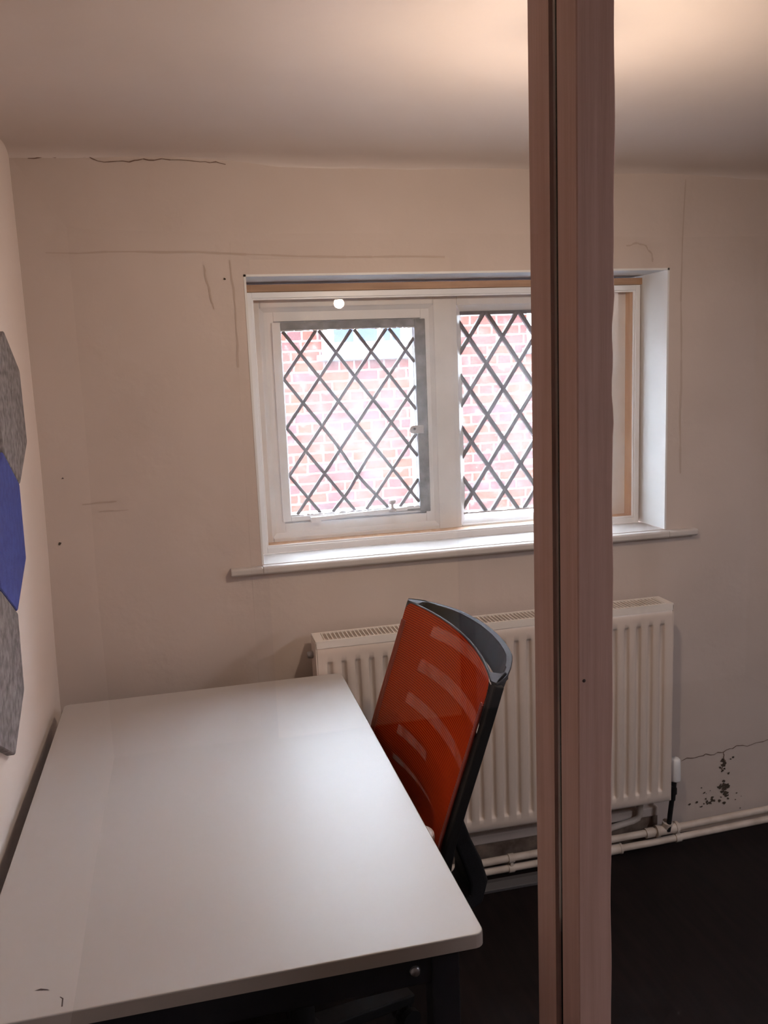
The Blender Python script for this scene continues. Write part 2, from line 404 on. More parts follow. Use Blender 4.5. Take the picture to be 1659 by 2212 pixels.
lw = MB()
ys_ = lin(YB - 0.1, 0.05, 44); zl = lin(-0.05, HC, 40)
lw.grid(lambda y, z: (left_x(z) + 0.003 * math.sin(4 * y + 2 * z) * min(1, abs(y) * 2), y, z), ys_, zl, True)
lw.grid(lambda y, z: (-0.25, y, z), ys_, zl, False)
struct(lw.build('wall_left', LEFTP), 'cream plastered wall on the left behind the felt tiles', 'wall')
rw = MB(); rw.box(XR, XR + 0.15, YB - 0.1, 0.05, -0.05, HC)
struct(rw.build('wall_right', PLASTER), 'cream plastered wall out of view on the right', 'wall')
bw = MB(); bw.box(-0.25, XR + 0.15, YB - 0.15, YB, -0.05, HC)
struct(bw.build('wall_front', CORR), 'corridor wall behind the viewer', 'wall')
fl = MB(); fl.box(-0.3, XR + 0.15, YB - 0.15, 0.02, -0.08, 0.0)
struct(fl.build('floor', FLOOR), 'very dark brown wooden floor', 'floor')
cl = MB()
xc = lin(-0.3, XR + 0.15, 40); yc = lin(YB - 0.15, -0.06, 50)
cl.grid(lambda x, y: (x, y, ceil_z(x, y)), xc, yc, True, flip=True)
def cove(x, a):                                      # soft plaster cove down into the window wall
    r = 0.026; return (x, -0.06 + 0.064 * math.sin(a), ceil_z(x, -0.06) - r * (1 - math.cos(a)))
cl.grid(cove, xc, lin(0, math.pi / 2, 7), True, flip=True)
cl.grid(lambda x, y: (x, y, HC + 0.12), xc, [YB - 0.15, 0.36], False)
struct(cl.build('ceiling', CEIL, weld=True), 'uneven cream ceiling with a soft sheen', 'ceiling')
sl = MB()
sl.prism([(0.150, 1.071), (-0.022, 1.070), (-0.027, 1.066), (-0.027, 1.052), (-0.020, 1.046), (0.004, 1.046), (0.150, 1.05)], 0, 0.580, 1.882)
sl.prism([(0.004, 1.0695), (-0.022, 1.0695), (-0.027, 1.0655), (-0.027, 1.052), (-0.020, 1.046), (0.004, 1.046)], 0, 0.488, 0.580)
sl.prism([(0.004, 1.0695), (-0.022, 1.0695), (-0.027, 1.0655), (-0.027, 1.052), (-0.020, 1.046), (0.004, 1.046)], 0, 1.882, 1.985)
struct(sl.build('trim_1', SILLP, bevel=0.003), 'painted window sill board under the leaded window', 'sill')

# ================================================================== WINDOW (secondary glazing in front of a leaded casement window)
def U(x, z):                                         # where the old window frame's front plane (y = 0.21) carries a measured point
    return 0.379 + (x - 0.379) * 0.9817, 1.6244 + (z - 1.6244) * 0.9817


win = thing('window_1', 'white leaded window with diamond panes behind secondary glazing', 'window', (1.23, 0.2, 1.07))
win['kind'] = 'structure'


def frame(mb, x0, x1, z0, z1, w, y0, y1, wb=None, wt=None):
    wb = wb or w; wt = wt or w
    mb.box(x0, x0 + w, y0, y1, z0, z1); mb.box(x1 - w, x1, y0, y1, z0, z1)
    mb.box(x0 + w, x1 - w, y0, y1, z0, z0 + wb); mb.box(x0 + w, x1 - w, y0, y1, z1 - wt, z1)


# secondary glazing: white aluminium frame with a clear pane
sg = MB(); frame(sg, 0.593, 1.868, 1.0715, 1.856, 0.017, 0.146, 0.162, 0.019, 0.017)
sg.box(0.586, 0.597, 0.150, 0.166, 1.0715, 1.87)
s_ = sg.build('secondary_frame', ALU, win, bevel=0.0015); s_['label'] = 'slim white aluminium secondary glazing frame'
sg = MB(); frame(sg, 0.610, 1.851, 1.0905, 1.839, 0.005, 0.150, 0.158)
sg.build('glazing_bead', ALU, s_, bevel=0.001)
sg = MB(); sg.box(0.612, 1.849, 0.153, 0.156, 1.092, 1.837); sg.build('secondary_pane', SECPANE, s_)
sg = MB(); sg.box(1.70, 1.735, 0.138, 0.146, 1.0765, 1.082); sg.lathe((1.717, 0.137, 1.0795), [(0, -.006), (.005, -.006), (.006, 0), (.006, .003)], 12, 1)
sg.build('latch', ALU, s_)
# bare pine lining between the secondary frame and the old window
pl = MB(); pl.box(0.585, 1.877, 0.152, 0.215, 1.858, 1.8785)
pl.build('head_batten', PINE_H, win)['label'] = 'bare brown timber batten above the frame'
pl = MB(); pl.box(1.849, 1.877, 0.163, 0.215, 1.071, 1.858); pl.box(0.585, 0.610, 0.163, 0.215, 1.071, 1.858)
pj = pl.build('side_batten', PINE, win); pj['label'] = 'bare orange pine batten'
pl = MB(); pl.lathe((1.862, 0.1625, 1.815), [(0, 0), (.006, 0), (.006, .002)], 10, 1); pl.build('screw', CHROME, pj)
pl = MB(); pl.box(0.610, 1.849, 0.163, 0.215, 1.071, 1.094); pl.build('bottom_batten', PINE, win)
pl = MB(); pl.box(0.610, 1.849, 0.163, 0.215, 1.838, 1.858); pl.build('top_batten', PINE, win)

YF = 0.21
fx0, fz1 = U(0.642, 1.818); fx1, fz0 = U(1.198, 1.098)      # casement rebate
gx0, gz1 = U(1.278, 1.812); _, gz0 = U(1.29, 1.092); gx1 = 1.720   # fixed light rebate
wf = MB()
wf.box(0.585, fx0, YF, 0.30, 1.072, 1.874)                   # left jamb
wf.box(fx1, gx0, YF, 0.30, 1.072, 1.874)                     # mullion
wf.box(gx1, 1.877, YF, 0.30, 1.072, 1.874)                   # right jamb
wf.box(fx0, fx1, YF, 0.30, fz1, 1.874); wf.box(gx0, gx1, YF, 0.30, gz1, 1.874)
wf.box(fx0, fx1, YF, 0.30, 1.072, fz0); wf.box(gx0, gx1, YF, 0.30, 1.072, gz0)
wfo = wf.build('window_frame', WHITE, win, bevel=0.004)
wf = MB()                                                    # splayed moulding inside each light
def splay(mb, x0, x1, z0, z1, w, ya, yb):
    o = [(x0, ya, z0), (x1, ya, z0), (x1, ya, z1), (x0, ya, z1)]; i = [(x0 + w, yb, z0 + w), (x1 - w, yb, z0 + w), (x1 - w, yb, z1 - w), (x0 + w, yb, z1 - w)]
    mb.add(o + i, [(k, (k + 1) % 4, 4 + (k + 1) % 4, 4 + k) for k in range(4)])
    i2 = [(p[0], 0.30, p[2]) for p in i]
    mb.add(i + i2, [(k, (k + 1) % 4, 4 + (k + 1) % 4, 4 + k) for k in range(4)])
splay(wf, fx0, fx1, fz0, fz1, 0.016, YF + 0.003, YF + 0.015)
splay(wf, gx0, gx1, gz0, gz1, 0.018, YF + 0.003, YF + 0.020)
wf.build('moulding', WHITE, wfo)

# opening casement, white on the hinge side, mottled grey on the closing side and top
cx0, cz1 = U(0.676, 1.774); cx1, cz0 = U(1.170, 1.146)
qx0, qz1 = U(0.703, 1.751); qx1, qz0 = U(1.134, 1.162)
YC = 0.212
inf = MB(); frame(inf, fx0 + 0.010, fx1 - 0.010, fz0 + 0.010, fz1 - 0.010, 0.03, YF + 0.012, 0.29)
frame(inf, fx0 + 0.010, fx1 - 0.010, fz0 + 0.010, fz1 - 0.010, 0.055, YC + 0.026, 0.29)
inf.build('casement_rebate', WHITE, wfo, bevel=0.002)
cas = thing('casement', '', '', (cx0, YC, cz0)); del cas['label']; del cas['category']
cas.parent = win; cas.matrix_parent_inverse = win.matrix_world.inverted(); bpy.context.view_layer.update()
c = MB(); c.box(cx0, qx0, YC, YC + 0.024, cz0, cz1); c.box(qx0, qx1, YC, YC + 0.024, cz0, qz0)
c.build('casement_stile', WHITE, cas, bevel=0.002)['label'] = 'white painted casement stile and bottom rail'
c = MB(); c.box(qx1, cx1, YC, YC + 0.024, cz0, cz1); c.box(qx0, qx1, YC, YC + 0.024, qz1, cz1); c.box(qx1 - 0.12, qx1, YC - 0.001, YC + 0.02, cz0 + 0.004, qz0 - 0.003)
c.build('casement_stile', GREYM, cas, bevel=0.002)['label'] = 'grey closing stile and top rail'
gp = MB(); gp.box(qx0 - 0.005, qx1 + 0.005, YC + 0.012, YC + 0.015, qz0 - 0.005, qz1 + 0.005); gp.build('glass_pane', OLDPANE, cas)


def lattice(mb, x0, x1, z0, z1, ox, oz, px, pz, w, y0, y1, bends=()):
    """lead cames on a diamond grid: node at (ox, oz) from the top-left corner, half pitch px by pz"""
    for sgn in (1, -1):
        for k in range(-14, 15):
            # line x = ox + px*(2k) + sgn*px*u, z = oz - pz*u
            pts = []
            for i in range(0, 241):
                u = -10 + i * 20 / 240; x = ox + 2 * px * k + sgn * px * u; z = oz - pz * u
                if x0 <= x <= x1 and z0 <= z <= z1:
                    bow = 0
                    for (bs, bk, bu, ba, bl) in bends:
                        if bs == sgn and bk == k:
                            bow += ba * math.exp(-((u - bu) / bl) ** 2)
                    pts.append((x + bow, z + bow * 0.2))
            if len(pts) < 3: continue
            L_ = math.hypot(px, pz); nx, nz = pz / L_ * w / 2, sgn * px / L_ * w / 2
            vs = []; n = len(pts)
            for (x, z) in pts:
                vs += [(x - nx, y0 + 0.0015, z - nz), (x, y0, z), (x + nx, y0 + 0.0015, z + nz), (x + nx, y1, z + nz), (x - nx, y1, z - nz)]
            fs = [(0, 1, 2, 3, 4)] + [tuple(range(5 * n - 5, 5 * n))[::-1]]
            for i in range(n - 1):
                for q in range(5): fs.append((i * 5 + q, (i + 1) * 5 + q, (i + 1) * 5 + (q + 1) % 5, i * 5 + (q + 1) % 5))
            mb.add(vs, fs)
            for q in range(2, n - 1, 40): pass


S_ = 0.9817
hp, hv = 0.0570 * S_, 0.0766 * S_
lt = MB(); lattice(lt, qx0, qx1, qz0, qz1, qx0 + 0.003, qz1 + 0.002, hp, hv, 0.0098, YC + 0.008, YC + 0.018, bends=((1, -1, 6.2, -0.012, 1.0), (-1, 5, 6.8, 0.010, 0.7)))
lt.build('lead_lattice', LEAD, cas)['label'] = 'thin lead cames in a diamond pattern'
lt = MB()                                            # crumbling putty along the glass edge
for i in range(70):
    t = i / 69; lt.box(qx0 + (qx1 - qx0) * t - 0.004, qx0 + (qx1 - qx0) * t + 0.004, YC + 0.004, YC + 0.012, qz0, qz0 + random.uniform(0.001, 0.006))
    lt.box(qx0 + (qx1 - qx0) * t - 0.004, qx0 + (qx1 - qx0) * t + 0.004, YC + 0.004, YC + 0.012, qz1 - random.uniform(0.001, 0.005), qz1)
lt.build('putty', WHITE, cas)
x_, z_ = U(1.118, 1.42)
h = MB(); h.box(x_ - 0.004, cx1 - 0.016, YC - 0.006, YC, z_ - 0.013, z_ + 0.013); h.lathe((x_, YC - 0.004, z_), [(0, -.004), (.013, -.004), (.013, .003)], 16, 1)
ho = h.build('catch_plate', GREYP, cas, bevel=0.002); ho['label'] = 'small grey catch plate on the closing stile'
h = MB(); h.lathe((x_ + 0.003, YC - 0.0085, z_ + 0.002), [(0, 0), (.0045, 0), (.0045, .002)], 10, 1); h.build('catch_hole', BLACK, cas)
xa, za = U(0.779, 1.152); xb, zb = U(1.085, 1.163)
h = MB(); h.sweep([(xa, YC - 0.016, za), (xb, YC - 0.016, zb)], 0.006, 0.012, side=Vector((0, 1, 0)))
h.box(xa - 0.014, xa + 0.018, YC - 0.018, YC + 0.002, za - 0.012, za + 0.006)
so = h.build('casement_stay', WHITE, cas, bevel=0.001); so['label'] = 'white painted stay bar along the bottom rail'
xk, zk = U(1.034, 1.163)
h = MB(); h.lathe((xk, YC - 0.018, zk), [(0, -.006), (.012, -.006), (.012, .004), (.005, .006), (.0045, .018), (.011, .022), (.0125, .027), (.010, .032), (.004, .034), (0, .034)], 18)
h.build('stay_knob', GREYP, cas)['label'] = 'cream round stay knob'

# fixed leaded light to the right of the mullion
px0, pz1 = U(1.281, 1.794); _, pz0 = U(1.3, 1.126); px1 = gx1 - 0.018
gp = MB(); gp.box(px0 - 0.004, px1 + 0.004, YF + 0.021, YF + 0.024, pz0 - 0.004, pz1 + 0.004); fo = gp.build('fixed_pane', OLDPANE, win)
lt = MB(); lattice(lt, px0, px1, pz0, pz1, px0 + 0.0415, pz1 - 0.083, hp * 1.015, 0.0838, 0.0128, YF + 0.014, YF + 0.028)
lt.box(px0, px1, YF + 0.016, YF + 0.026, pz1 - 0.011, pz1); lt.box(px0, px0 + 0.004, YF + 0.016, YF + 0.026, pz0, pz1)
lt.build('lead_lattice', LEAD, fo)['label'] = 'thick dark lead cames in a diamond pattern'
lt = MB()
for i in range(70):
    x = px0 + (px1 - px0) * i / 69; lt.box(x - 0.004, x + 0.004, YF + 0.012, YF + 0.02, pz0 - 0.002, pz0 + random.uniform(0.001, 0.005))
lt.build('putty', GREYP, fo)

# ================================================================== OUTSIDE
ob = MB(); ob.add([(-4, 4.2, -1), (8, 4.2, -1), (8, 4.2, 2.85), (-4, 4.2, 2.85), (-4, 4.5, -1), (8, 4.5, -1), (8, 4.5, 2.85), (-4, 4.5, 2.85)],
                  [(0, 1, 2, 3), (4, 7, 6, 5), (3, 2, 6, 7), (0, 3, 7, 4), (1, 5, 6, 2), (0, 4, 5, 1)])
ow = ob.build('wall_opposite', BRICK, uvfn=lambda c: (c.x + 0.03, c.z + 0.02))
struct(ow, 'red brick wall of the house across the alley', 'wall')
gr = MB(); gr.box(-4, 8, 0.36, 4.2, -0.6, -0.5); struct(gr.build('ground', NB_SILL), 'grey paved ground of the alley', 'ground')
for k, (x0, x1) in enumerate(((1.47, 2.36), (3.14, 4.05))):
    nb = thing('window_%d' % (k + 2), 'white neighbour window above a blue-grey sill in the brick wall' if k == 0 else 'second white neighbour window in the brick wall, behind the timber post', 'window', (x0, 4.2, 1.72)); nb['kind'] = 'structure'
    b = MB(); b.box(x0, x1, 4.15, 4.20, 1.735, 2.8); b.build('frame', NB_FRAME, nb, bevel=0.006)
    for j in range(3):
        a = x0 + 0.09 + j * 0.187 + (0.0 if j < 2 else 0.01); wdt = 0.15 if j < 2 else 0.055
        b = MB(); b.box(a, a + wdt, 4.142, 4.152, 1.826, 2.3); b.build('pane', NB_PANE, nb)
    b = MB(); b.box(x0 + 0.545, x0 + 0.61, 4.142, 4.152, 1.826, 2.3); b.build('pane', NB_PANE, nb)
    b = MB(); b.box(x0 - 0.042, x1 + 0.04, 4.12, 4.20, 1.690, 1.735); b.build('sill', NB_SILL, nb, bevel=0.006)

# ================================================================== GLAZED PARTITION: timber post and two sheets of glass
PX0, PX1, PY0, PY1 = 0.8185, 0.8635, -1.583, -1.452
pm = MB()
GY0, GY1 = -1.534, -1.512                            # glazing groove
def edge(z): return 0.0007 * math.sin(11 * z) + 0.0006 * math.sin(37 * z + 1) + (0.0010 * math.sin(90 * z) if 1.55 < z < 1.75 else 0)
zp = lin(0.0, 2.2, 140); ring = []
for z in zp:
    e = edge(z)
    ring.append([(PX0, PY0 + .0015), (PX0 + .0015, PY0), (PX1 + e - .0015, PY0), (PX1 + e, PY0 + .0015), (PX1, GY0), (PX1 - .010, GY0), (PX1 - .010, GY1), (PX1, GY1), (PX1, PY1), (PX0, PY1),
                 (PX0, GY1), (PX0 + .012, GY1), (PX0 + .012, GY0), (PX0, GY0)])
n = len(ring[0]); vs = [(x, y, z) for r, z in zip(ring, zp) for x, y in r]; fs = []
for i in range(len(zp) - 1):
    for k in range(n): fs.append((i * n + k, i * n + (k + 1) % n, (i + 1) * n + (k + 1) % n, (i + 1) * n + k))
pm.add(vs, fs)
post = pm.build('timber_post', POST)
tag(post, 'brown painted timber post standing upright between two glass sheets', 'post')
kn = MB(); kn.lathe((0.826, PY0 - 0.0002, 1.245), [(0, 0), (.0022, 0), (.0024, .001)], 9, 1); kn.build('nail_hole', INK, post)
gs = MB(); gs.box(PX0 + 0.0075, PX0 + 0.0115, GY0 + 0.0003, GY1 - 0.0003, 0.0, 2.2); gs.build('gasket', RUBBER, post)['label'] = 'black glazing gasket in the groove of the post'
for nm, a, b, lab in (('left', 0.012, PX0 + 0.0012, 'clear glass partition sheet left of the timber post, in front of the desk'),
                      ('right', PX1 - 0.004, XR, 'clear glass partition sheet right of the timber post')):
    g = MB(); g.box(a, b, -1.529, -1.521, 0.0, 2.19)
    struct(g.build('glass_partition', SHEET), lab, 'glass partition')

# ================================================================== ACOUSTIC FELT TILES on the left wall
def hexagon(cy, cz, R, r):
    P = []
    for k in range(6):
        a = math.radians(90 + 60 * k); a0, a1 = a - math.radians(30), a + math.radians(30)
        vx, vz = R * math.cos(a), R * math.sin(a)
        for t in (-1, -0.5, 0, 0.5, 1):
            # rounded corner
            c_ = R - 2 * r / math.sqrt(3); b = a + math.radians(30) * t
            P.append((cy + c_ * math.cos(a) + r * math.cos(b), cz + c_ * math.sin(a) + r * math.sin(b)))
    return P


for (cy, cz, mt, nm, lab) in ((-0.400, 1.566, FELT_G, 'grey', 'grey felt hexagon acoustic tile, topmost of the three on the left wall'),
                              (-0.556, 1.311, FELT_B, 'blue', 'blue felt hexagon acoustic tile on the left wall'),
                              (-0.704, 1.050, FELT_G, 'grey', 'grey felt hexagon acoustic tile below the blue tile, level with the desk')):
    t = MB(); P = hexagon(cy, cz, 0.1715, 0.010); n = len(P); T = 0.012
    x0 = left_x(cz) - 0.002
    ins = [(cy + (p[0] - cy) * 0.985, cz + (p[1] - cz) * 0.985) for p in P]
    def tx(z): return max(left_x(z), -0.012) + 0.0005
    vs = [(tx(p[1]) - 0.004, p[0], p[1]) for p in P] + [(tx(p[1]) + T - 0.002, p[0], p[1]) for p in P] + [(tx(p[1]) + T, p[0], p[1]) for p in ins]
    t.add(vs, [tuple(range(n))[::-1], tuple(range(2 * n, 3 * n))] + [(k, (k + 1) % n, n + (k + 1) % n, n + k) for k in range(n)] + [(n + k, n + (k + 1) % n, 2 * n + (k + 1) % n, 2 * n + k) for k in range(n)])
    tag(t.build('acoustic_tile', mt), lab, 'wall tile', 'felt tiles on the left wall')

# ================================================================== RADIATOR
RX0, RX1, RY, RB, RZ0, RZ1 = 0.709, 1.834, -0.129, -0.041, 0.198, 0.862
rad = thing('radiator', 'cream ribbed panel radiator on the wall under the window', 'radiator', (RX0, RY, RZ0))
fp = MB()
NG = 27; pitch = (RX1 - RX0 - 0.03) / NG
def groove(x, z):
    u = ((x - RX0 - 0.015) / pitch) % 1.0
    d = 0.0
    if 0.26 < u < 0.74: d = min(1, (u - 0.26) / 0.13, (0.74 - u) / 0.13)
    d = d * d * (3 - 2 * d) if d > 0 else 0
    e = min(1, max(0, (z - RZ0 - 0.036) / 0.010), max(0, (RZ1 - 0.062 - z) / 0.010))
    if x < RX0 + 0.02 or x > RX1 - 0.02: d = 0
    return 0.009 * d * e
xg = []
for g in range(NG):
    for u in (0, 0.26, 0.30, 0.345, 0.39, 0.61, 0.655, 0.70, 0.74): xg.append(RX0 + 0.015 + (g + u) * pitch)
xg = [RX0, RX0 + 0.008] + xg + [RX1 - 0.015, RX1 - 0.006, RX1]
zg = [RZ0, RZ0 + 0.006, RZ0 + 0.02, RZ0 + 0.036, RZ0 + 0.039, RZ0 + 0.042, RZ0 + 0.046, RZ0 + 0.08, RZ1 - 0.2, RZ1 - 0.072, RZ1 - 0.068, RZ1 - 0.065, RZ1 - 0.062, RZ1 - 0.045, RZ1 - 0.040, RZ1 - 0.032, RZ1 - 0.024, RZ1 - 0.018]
def edge_in(x, z):
    e = 0
    dz = RZ1 - 0.018 - z
    if dz < 0.022: e += 0.006 * (1 - dz / 0.022) ** 2
    if z - RZ0 < 0.006: e += 0.004 * (1 - (z - RZ0) / 0.006)
    return e
fp.grid(lambda x, z: (x, RY + groove(x, z) + edge_in(x, z), z), xg, zg, True)
fp.grid(lambda x, z: (x, RY + 0.016, z), [RX0, RX1], [RZ0, RZ1 - 0.018], False)
for x in (RX0, RX1): fp.add([(x, RY, RZ0), (x, RY + 0.016, RZ0), (x, RY + 0.016, RZ1 - 0.018), (x, RY + 0.006, RZ1 - 0.018)], [(0, 1, 2, 3)])
fp.add([(RX0, RY + .004, RZ0), (RX1, RY + .004, RZ0), (RX1, RY + .016, RZ0), (RX0, RY + .016, RZ0)], [(0, 1, 2, 3)])
fp.build('front_panel', RAD, rad)
rp = MB(); rp.box(RX0, RX1, RB - 0.012, RB, RZ0, RZ1 - 0.02); rp.build('back_panel', RAD, rad, bevel=0.003)
fn = MB()                                            # convector fins between the panels
for i in range(90):
    x = RX0 + 0.03 + i * (RX1 - RX0 - 0.06) / 89; fn.box(x - 0.0005, x + 0.0005, RY + 0.018, RB - 0.014, RZ0 + 0.04, RZ1 - 0.022)
fn.build('convector_fins', RADIN, rad)
gb = MB()                                            # top grille
frame_y0, frame_y1 = RY + 0.001, RB + 0.002
gb.box(RX0 - 0.003, RX1 + 0.003, frame_y0, frame_y0 + 0.009, RZ1 - 0.004, RZ1); gb.box(RX0 - 0.003, RX1 + 0.003, frame_y1 - 0.009, frame_y1, RZ1 - 0.004, RZ1)
gb.box(RX0 - 0.003, RX0 + 0.022, frame_y0 + 0.009, frame_y1 - 0.009, RZ1 - 0.004, RZ1); gb.box(RX1 - 0.022, RX1 + 0.003, frame_y0 + 0.009, frame_y1 - 0.009, RZ1 - 0.004, RZ1)
NS = 90
for i in range(NS):
    x = RX0 + 0.026 + i * (RX1 - RX0 - 0.052) / (NS - 1); gb.box(x - 0.0017, x + 0.0017, frame_y0 + 0.009, frame_y1 - 0.009, RZ1 - 0.0045, RZ1 - 0.0006)
gb.box(RX0 - 0.003, RX1 + 0.003, frame_y0, frame_y0 + 0.011, RZ1 - 0.022, RZ1 - 0.0042)
gb.build('top_grille', GRILLE, rad)['label'] = 'slotted grille along the top, lightened as if lit by the window'
for sx in (RX0, RX1):
    sp = MB(); sp.box(sx - 0.0045, sx - 0.0005, RY + 0.001, RB, RZ0 + 0.002, RZ1 - 0.005) if sx == RX0 else sp.box(sx + 0.0005, sx + 0.0045, RY + 0.001, RB, RZ0 + 0.002, RZ1 - 0.005)
    sp.build('side_panel', RAD, rad, bevel=0.001)
bv = MB(); bv.lathe((RX0 - 0.013, RB - 0.03, RZ1 - 0.055), [(0, -.008), (.009, -.008), (.011, -.002), (.011, .006), (.008, .009)], 14, 0)
bv.build('bleed_valve', CHROME, rad)['label'] = 'small metal bleed valve'
tv = MB(); tv.tube([(RX1 + 0.004, -0.085, 0.222), (1.872, -0.082, 0.222)], 0.010, 12)
tv.tube([(1.872, -0.08, 0.172), (1.872, -0.08, 0.236)], [0.010, 0.0135], 12); tv.tube([(1.872, -0.08, 0.195), (1.872, -0.08, 0.215)], 0.015, 8)
tv.tube([(1.862, -0.075, 0.06), (1.866, -0.078, 0.12), (1.872, -0.08, 0.18)], 0.008, 12)
vo = tv.build('valve_stem', BLACK, rad); vo['label'] = 'black valve body and tail pipe'
tv = MB(); tv.lathe((1.880, -0.08, 0.240), [(0, 0), (.017, 0), (.019, .004), (.018, .060), (.0165, .074), (.012, .079), (0, .079)], 24)
tv.build('valve_head', ALU, rad)['label'] = 'white thermostatic valve head'

# ================================================================== HEATING PIPES along the foot of the wall
PYc = -0.066
up = MB(); up.tube([(0.62, PYc, 0.0525), (1.22, PYc, 0.0535), (1.84, PYc + 0.004, 0.058), (2.3, PYc, 0.073), (3.09, PYc, 0.09)], 0.0118, 14)
uo = up.build('heating_pipe', PIPE); tag(uo, 'upper of two cream painted heating pipes under the radiator', 'pipe', 'heating pipes along the wall')
ft = MB(); ft.tube([(1.83, PYc + 0.004, 0.058), (1.896, PYc + 0.004, 0.060)], 0.0175, 16); ft.tube([(1.862, PYc + 0.004, 0.058), (1.862, PYc - 0.004, 0.090)], 0.0165, 14)
ft.tube([(1.823, PYc + 0.004, 0.0578), (1.834, PYc + 0.004, 0.0578)], 0.020, 16); ft.tube([(1.894, PYc + 0.004, 0.060), (1.904, PYc + 0.004, 0.060)], 0.020, 16)
ft.build('tee_fitting', PIPE, uo)
ft = MB(); ft.tube([(1.785, PYc + 0.004, 0.0566), (1.815, PYc + 0.004, 0.0572)], 0.0165, 16); ft.build('pipe_collar', PIPE, uo)
lo = MB(); lo.tube([(0.62, PYc, 0.0185), (1.23, PYc, 0.0195), (1.80, PYc, 0.0215), (2.3, PYc, 0.036), (3.09, PYc, 0.05)], 0.0118, 14)
loo = lo.build('heating_pipe', PIPE); tag(loo, 'lower of two cream painted heating pipes, next to the floor', 'pipe', 'heating pipes along the wall')
ft = MB(); ft.tube([(1.645, PYc, 0.0205), (1.69, PYc, 0.0210)], 0.0165, 16); ft.tube([(1.64, PYc, 0.0204), (1.647, PYc, 0.0205)], 0.0182, 16); ft.tube([(1.688, PYc, 0.021), (1.695, PYc, 0.0211)], 0.0182, 16)
ft.build('pipe_coupling', PIPE, loo)
ft = MB(); ft.tube([(1.893, PYc, 0.0242), (1.913, PYc, 0.0248)], 0.0150, 16); ft.build('pipe_collar', PIPE, loo)
bk = MB(); bk.tube([(1.52, -0.030, 0.066), (1.64, -0.032, 0.072), (1.755, -0.034, 0.092), (1.772, -0.036, 0.10), (1.779, -0.036, 0.115), (1.78, -0.036, 0.20)], 0.0105, 12)
tag(bk.build('branch_pipe', PIPE), 'short cream branch pipe rising behind the radiator near its valve', 'pipe')
cp = thing('pipe_clip', 'double pipe clip holding both heating pipes beside the chair', 'clip', (1.304, PYc, 0.0)); cp['label'] = 'double plastic pipe clip holding both pipes left of the post'
for z in (0.0537, 0.0197):
    q = MB(); q.tube([(1.297, PYc, z), (1.316, PYc, z)], 0.0148, 16); q.build('clip_ring', PIPE, cp)
q = MB(); q.box(1.302, 1.311, PYc - 0.010, PYc + 0.012, 0.024, 0.05); q.build('clip_bridge', PIPE, cp)
tr = MB(); tr.prism([(-0.150, 0.0), (-0.098, 0.0), (-0.098, 0.008), (-0.108, 0.020), (-0.128, 0.022), (-0.150, 0.010)], 0, 1.165, 1.575)
tag(tr.build('floor_strip', TRUNK, bevel=0.002), 'dark grey strip lying on the floor along the pipes left of the post', 'floor strip')

# ================================================================== DESK
DX0, DX1, DY0, DY1, DZ = 0.0198, 0.7735, -1.3493, -0.1350, 0.7653
desk = thing('desk', 'white rectangular desk with dark metal frame along the left wall', 'desk', (0.4, -0.66, 0))


def rrect(x0, x1, y0, y1, r, n=5):
    P = []
    for cx_, cy_, a0 in ((x1 - r, y0 + r, -90), (x1 - r, y1 - r, 0), (x0 + r, y1 - r, 90), (x0 + r, y0 + r, 180)):
        for k in range(n):
            a = math.radians(a0 + 90 * k / (n - 1)); P.append((cx_ + r * math.cos(a), cy_ + r * math.sin(a)))
    return P


t = MB(); t.prism(rrect(DX0, DX1, DY0, DY1, 0.014), 2, DZ - 0.0245, DZ)
to = t.build('desk_top', TOP, desk, bevel=0.0015)
t = MB(); P = rrect(DX0 - 0.0008, DX1 + 0.0008, DY0 - 0.0008, DY1 + 0.0008, 0.0148); n = len(P)
t.add([(p[0], p[1], DZ - 0.0235) for p in P] + [(p[0], p[1], DZ - 0.0018) for p in P], [(k, (k + 1) % n, n + (k + 1) % n, n + k) for k in range(n)])
t.build('edge_band', EDGE, to)
def dk(x, y): return 0.379 + (x - 0.379) * 0.9575, -2.5027 + (y + 2.5027) * 0.9575, DZ + 0.0004


t = MB()
t.add([dk(x, y) for x, y in ((0.103, -1.238), (0.112, -1.2355), (0.122, -1.240), (0.126, -1.2435), (0.112, -1.2395))], [(0, 1, 2, 3, 4)])
t.build('scuff_mark', INK, to); t = MB()
t.add([dk(x, y) for x, y in ((0.143, -1.262), (0.148, -1.267), (0.149, -1.285), (0.147, -1.285), (0.146, -1.268), (0.142, -1.263))], [tuple(range(6))])
t.build('scuff_mark', INK, to)
ZU = DZ - 0.0242
fr = MB(); fr.box(0.07, 0.730, DY0 + 0.030, DY0 + 0.060, ZU - 0.068, ZU); fo_ = fr.build('front_rail', DARKM, desk, bevel=0.003)
fr = MB(); fr.lathe((0.669, DY0 + 0.030, ZU - 0.041), [(0, -.005), (.007, -.005), (.009, 0), (.009, .002)], 14, 1); fr.build('bolt', CHROME, fo_)
fr = MB(); fr.box(0.07, 0.730, DY1 - 0.07, DY1 - 0.04, ZU - 0.06, ZU); fr.build('back_rail', DARKM, desk, bevel=0.003)
for x in (0.04, 0.705):
    fr = MB(); fr.box(x, x + 0.03, DY0 + 0.06, DY1 - 0.07, ZU - 0.03, ZU); fr.build('side_rail', DARKM, desk, bevel=0.003)
for x in (0.03, 0.695):
    for y in (DY0 + 0.024, DY1 - 0.082):
        fr = MB(); fr.box(x, x + 0.045, y, y + 0.045, 0.012, ZU); lo_ = fr.build('leg', DARKM, desk, bevel=0.003)
        fr = MB(); fr.lathe((x + 0.022, y + 0.022, 0.0), [(0, 0), (.016, 0), (.016, .012), (0, .012)], 14); fr.build('foot', BLACK, lo_)

